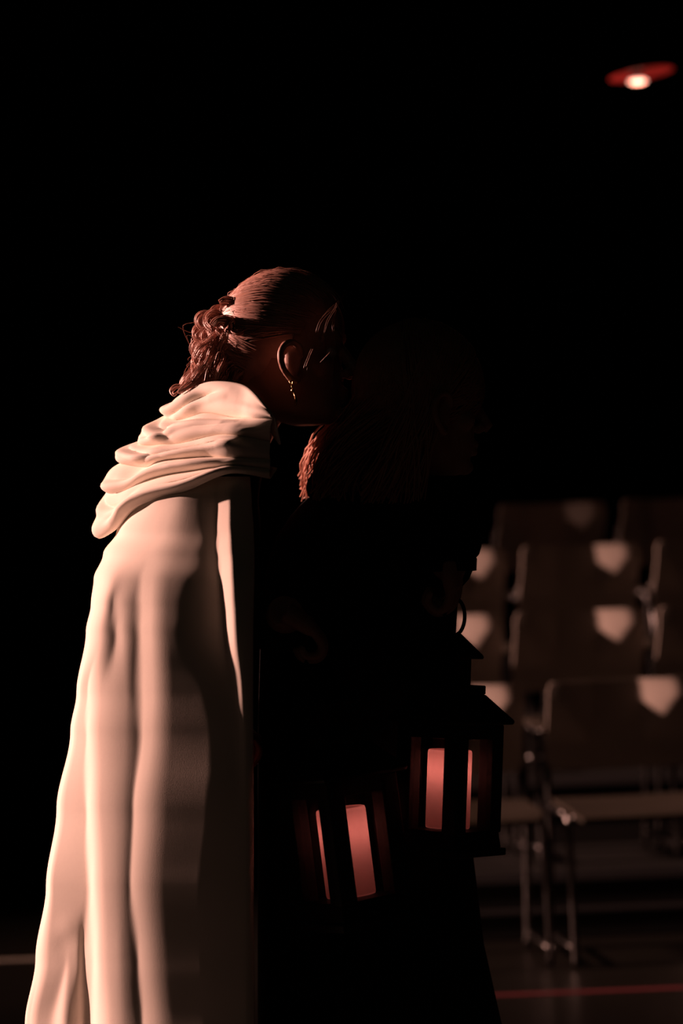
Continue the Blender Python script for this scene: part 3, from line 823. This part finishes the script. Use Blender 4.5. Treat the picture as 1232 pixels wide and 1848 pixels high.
# wisps at temple and forehead
for nodes in (((628, 526, 3.845), (612, 546, 3.80), (594, 562, 3.785), (578, 582, 3.782), (570, 604, 3.786)),
              ((622, 522, 3.85), (604, 556, 3.79), (590, 580, 3.782), (583, 606, 3.784), (585, 630, 3.79)),
              ((606, 560, 3.80), (600, 588, 3.785), (605, 618, 3.783), (600, 650, 3.787), (599, 700, 3.79)),
              ((604, 612, 3.785), (600, 628, 3.782), (588, 642, 3.784), (577, 656, 3.79)),
              ((566, 622, 3.79), (557, 646, 3.785), (550, 668, 3.785), (547, 686, 3.79))):
    lock([tuple(P(*q)) for q in nodes], 3, 0.0035, 0.5, 0.00026)
for nodes in (((580, 560, 3.968), (584, 600, 3.99), (578, 650, 3.99), (584, 700, 3.98), (576, 755, 3.975)),  # added locks behind the far cheek, put in to block light on the lips
              ((560, 575, 3.972), (563, 620, 3.99), (568, 670, 3.99), (562, 715, 3.985), (566, 755, 3.98)),
              ((596, 575, 3.962), (600, 620, 3.98), (597, 670, 3.985), (602, 715, 3.975), (594, 750, 3.97))):
    lock([tuple(P(*q)) for q in nodes], 60, 0.014, 1.0, 0.0009, 5)
hair1 = b.build('hair', M_HAIR, person1)
tag(hair1, 'auburn hair pinned up with loose curls falling on the hood')
# earring
er = MB()
LO = Tw((0.023, -0.090, -0.060))
def pe(dx, dz): return LO + Vector((dx * WY / F, -0.022, -dz * WY / F))
er.tube([pe(-4, 0), pe(3, -1), pe(0, 8), pe(-4, 0)], 0.0011, 6)
er.tube([pe(0, 8), pe(1, 14)], 0.0008, 6)
er.blob(pe(2, 17), 0.0034, 10, 8)
er.tube([pe(3, 20), pe(6, 28), pe(7, 36), pe(5, 44)], [0.0008, 0.0016, 0.0022, 0.0012], 8)
tag(er.build('earring', M_GOLD, person1), 'small gold drop earring')

# ---- second person: dark cloak, long hair
T2 = make_T(P(757, 722, 3.88), math.radians(6), math.radians(4), 0.98)
b = MB(); head_shapes(b, T2)
def Q(px, py, Y): return P(px, py, Y + 0.10)
b.tube([T2((-0.03, 0, -0.05)), Q(712, 838, 3.93), Q(700, 890, 3.93)], [0.05, 0.052, 0.06], 16)
b.tube(spline([tuple(p) for p in (Q(700, 890, 3.93), Q(685, 960, 3.94), Q(680, 1080, 3.94), Q(685, 1230, 3.94), Q(690, 1330, 3.94))], 4), [0.066 + 0.024 * min(1, i / 4) for i in range(17)], 20)
for s in (-1, 1):
    b.tube([Q(698, 905, 3.93), Q(700, 935, 3.93 + s * 0.13)], [0.06, 0.05], 14)
    b.tube(spline([tuple(q) for q in (Q(690, 1320, 3.955 + s * 0.05), Q(695, 1560, 3.955 + s * 0.05), Q(697, 1760, 3.955 + s * 0.05), Q(690, 2000, 3.955 + s * 0.05), Q(690, 2195, 3.955 + s * 0.05))], 4),
           [0.085, 0.083, 0.08, 0.076, 0.07, 0.066, 0.06, 0.056, 0.053, 0.055, 0.056, 0.054, 0.048, 0.042, 0.038, 0.036, 0.036], 14)
    fz = Q(690, 2195, 3.955 + s * 0.05); b.tube([(fz.x - 0.03, fz.y, 0.045), (fz.x + 0.06, fz.y, 0.04), (fz.x + 0.16, fz.y, 0.028)], [0.038, 0.036, 0.022], 12)
gripR = lanR.matrix_basis @ Vector((0, 0, 0.410))
wristP = gripR + Vector((-0.004, -0.018, 0.066))
arm2 = [Q(705, 925, 3.83), Q(765, 935, 3.77), Q(815, 955, 3.73), Q(806, 1015, 3.70), wristP]
b.tube(spline([tuple(p) for p in arm2], 4), [0.048 - 0.0013 * i for i in range(17)], 14)
hand_shapes(b, wristP, gripR + Vector((0.0, -0.012, 0.026)), (0.25, 1, 0), (-1.0, 0.2, -0.3))
b.tube(spline([tuple(p) for p in (Q(700, 935, 4.06), Q(695, 1060, 4.09), Q(700, 1180, 4.06), Q(720, 1320, 4.02))], 4), [0.046 - 0.0016 * i for i in range(13)], 14)
hand_shapes(b, Q(720, 1320, 4.02), Q(726, 1400, 4.01), (0, 1, 0), (1, 0, 0))
person2 = remesh(b.build('person', M_SKIN), 0.0028, 3)
tag(person2, 'long-haired person in a dark cloak, in shadow, holding up the right-hand lantern', 'person')
eyes(T2, person2)
# dark cloak
RO = [(868, 610, 775, .07), (885, 575, 800, .10), (905, 548, 815, .14), (935, 522, 828, .17), (970, 498, 832, .18), (1020, 482, 830, .185), (1075, 474, 826, .18), (1150, 470, 822, .175), (1300, 466, 832, .175), (1500, 465, 848, .18), (1700, 465, 872, .19), (1848, 465, 905, .20), (2215, 472, 960, .22)]
tab = [(r_[0], r_[1], r_[2], r_[3]) for r_ in RO]
b = MB(); NR2, NS = 120, 96; vs_ = []
for j in range(NR2 + 1):
    py = 868 + (2215 - 868) * j / NR2
    xl_, xr_, dp = lerp_table(tab, py)
    kf = min(1, max(0, (py - 900) / 400))
    for k in range(NS):
        a = 2 * math.pi * k / NS
        fold = 1 + kf * (0.030 * math.sin(9 * a + 0.6 * math.sin(py * 0.004)) + 0.018 * math.sin(17 * a + 1.3))
        cpt = P((xl_ + xr_) / 2 + (xr_ - xl_) / 2 * math.cos(a), py, 4.07)
        side = abs(math.sin(a)) ** 0.85 * math.copysign(1, math.sin(a))
        vs_.append((cpt.x, 4.07 + dp * side * fold, max(0.006, cpt.z)))
b.add(vs_, [(j * NS + k, j * NS + (k + 1) % NS, (j + 1) * NS + (k + 1) % NS, (j + 1) * NS + k) for j in range(NR2) for k in range(NS)])
cl2 = b.build('cloak', M_DARK, person2); tag(cl2, 'dark floor-length cloak')
b = MB(); s2 = spline([tuple(p) for p in arm2], 6)[:-3]
rad2 = [0.066 - 0.0015 * i + 0.0035 * math.sin(i * 1.4) for i in range(len(s2))]
b.tube(s2, rad2, 20); b.blob(s2[0], 0.07)
b.tube([s2[-3], s2[-2], s2[-1], Vector(s2[-1]) + Vector((0, 0, -0.012))], [0.036, 0.041, 0.045, 0.043], 20)
b.build('sleeve', M_DARK, person2)
b = MB(); pts = []
for i in range(37):
    a = 2 * math.pi * i / 36
    pts.append(Vector((P(690, 880, 4.03).x + 0.10 * math.cos(a), 4.03 + 0.10 * math.sin(a), P(690, 884, 4.03).z - 0.012 * math.cos(a) + 0.006 * math.sin(5 * a))))
b.tube(pts, [0.026 + 0.004 * math.sin(i * 2.1) for i in range(37)], 14); b.build('collar', M_DARK, person2)
# long hair
b = MB(); random.seed(11)
bm = bmesh.new(); bmesh.ops.create_icosphere(bm, subdivisions=5, radius=1)
bmesh.ops.delete(bm, geom=[v for v in bm.verts if not inhair(v.co.normalized())], context='VERTS')
bm.verts.ensure_lookup_table()
b.add([scalp(T2, v.co, 1.02) for v in bm.verts], [tuple(q.index for q in f_.verts) for f_ in bm.faces]); bm.free()
for i in range(1100):
    a = random.uniform(-0.2, 2.6); side = random.choice((-1, 1))
    d0 = Vector((math.cos(a) * 0.9, 0.04 * side, math.sin(a) + 0.12)).normalized()
    if d0.x > 0.7: d0.x = 0.7
    d1 = Vector((random.uniform(-1.0, 0.05), side * random.uniform(0.25, 1.0), random.uniform(-0.45, -0.1))).normalized()
    pts = [scalp(T2, slerp(d0, d1, u / 6), random.uniform(1.02, 1.045)) for u in range(7)]
    far = (d1.y + 1) / 2                                     # 1 = far side
    ex = random.uniform(560, 700); ey = random.uniform(850, 905) ; eY = 3.88 + 0.30 * min(1, max(0, far + random.uniform(-.15, .15)))
    if random.random() < 0.5: ex = random.uniform(546, 630); eY = 4.18 - (ex - 546) / 84 * 0.15 + random.uniform(-.012, .012)
    end = P(ex, ey, eY); p0 = pts[-1]; amp = random.uniform(0.002, 0.008); ph = random.uniform(0, 6.28)
    for u in (0.2, 0.4, 0.6, 0.8, 1.0):
        q = p0.lerp(end, u); q.x -= 0.035 * math.sin(u * math.pi) * (0.5 + far * 0.6)
        q.x += amp * math.sin(ph + 8 * u); q.y += amp * math.cos(ph + 8 * u); pts.append(q)
    b.tube(spline([tuple(p) for p in pts], 2), [0.0008] + [random.uniform(0.001, 0.0019)] * 21 + [0.0015] + [0.0006] if False else random.uniform(0.001, 0.0019), 4, False)
for i in range(420):     # falling over the ears to the front of the shoulders
    side = random.choice((-1, -1, 1)); a = random.uniform(0.5, 1.9)
    d0 = Vector((math.cos(a) * 0.75, 0.05 * side, math.sin(a))).normalized()
    d1 = Vector((random.uniform(-0.25, 0.34), side, random.uniform(-0.30, -0.05))).normalized()
    kk = random.uniform(1.03, 1.07)
    pts = [scalp(T2, slerp(d0, d1, u / 6), kk + 0.10 * (u / 6) ** 2) for u in range(7)]
    end = P(random.uniform(650, 765), random.uniform(860, 910), 3.93 + side * random.uniform(0.06, 0.13)); p0 = pts[-1]
    amp = random.uniform(0.001, 0.005); ph = random.uniform(0, 6.28)
    for u in (0.25, 0.5, 0.75, 1.0):
        q = p0.lerp(end, u); q.y += side * 0.012 * math.sin(u * math.pi); q.x += amp * math.sin(ph + 8 * u); pts.append(q)
    b.tube(spline([tuple(p) for p in pts], 2), random.uniform(0.001, 0.0018), 4, False)
tag(b.build('hair', M_HAIR2, person2), 'long loose brown hair falling to the shoulders')
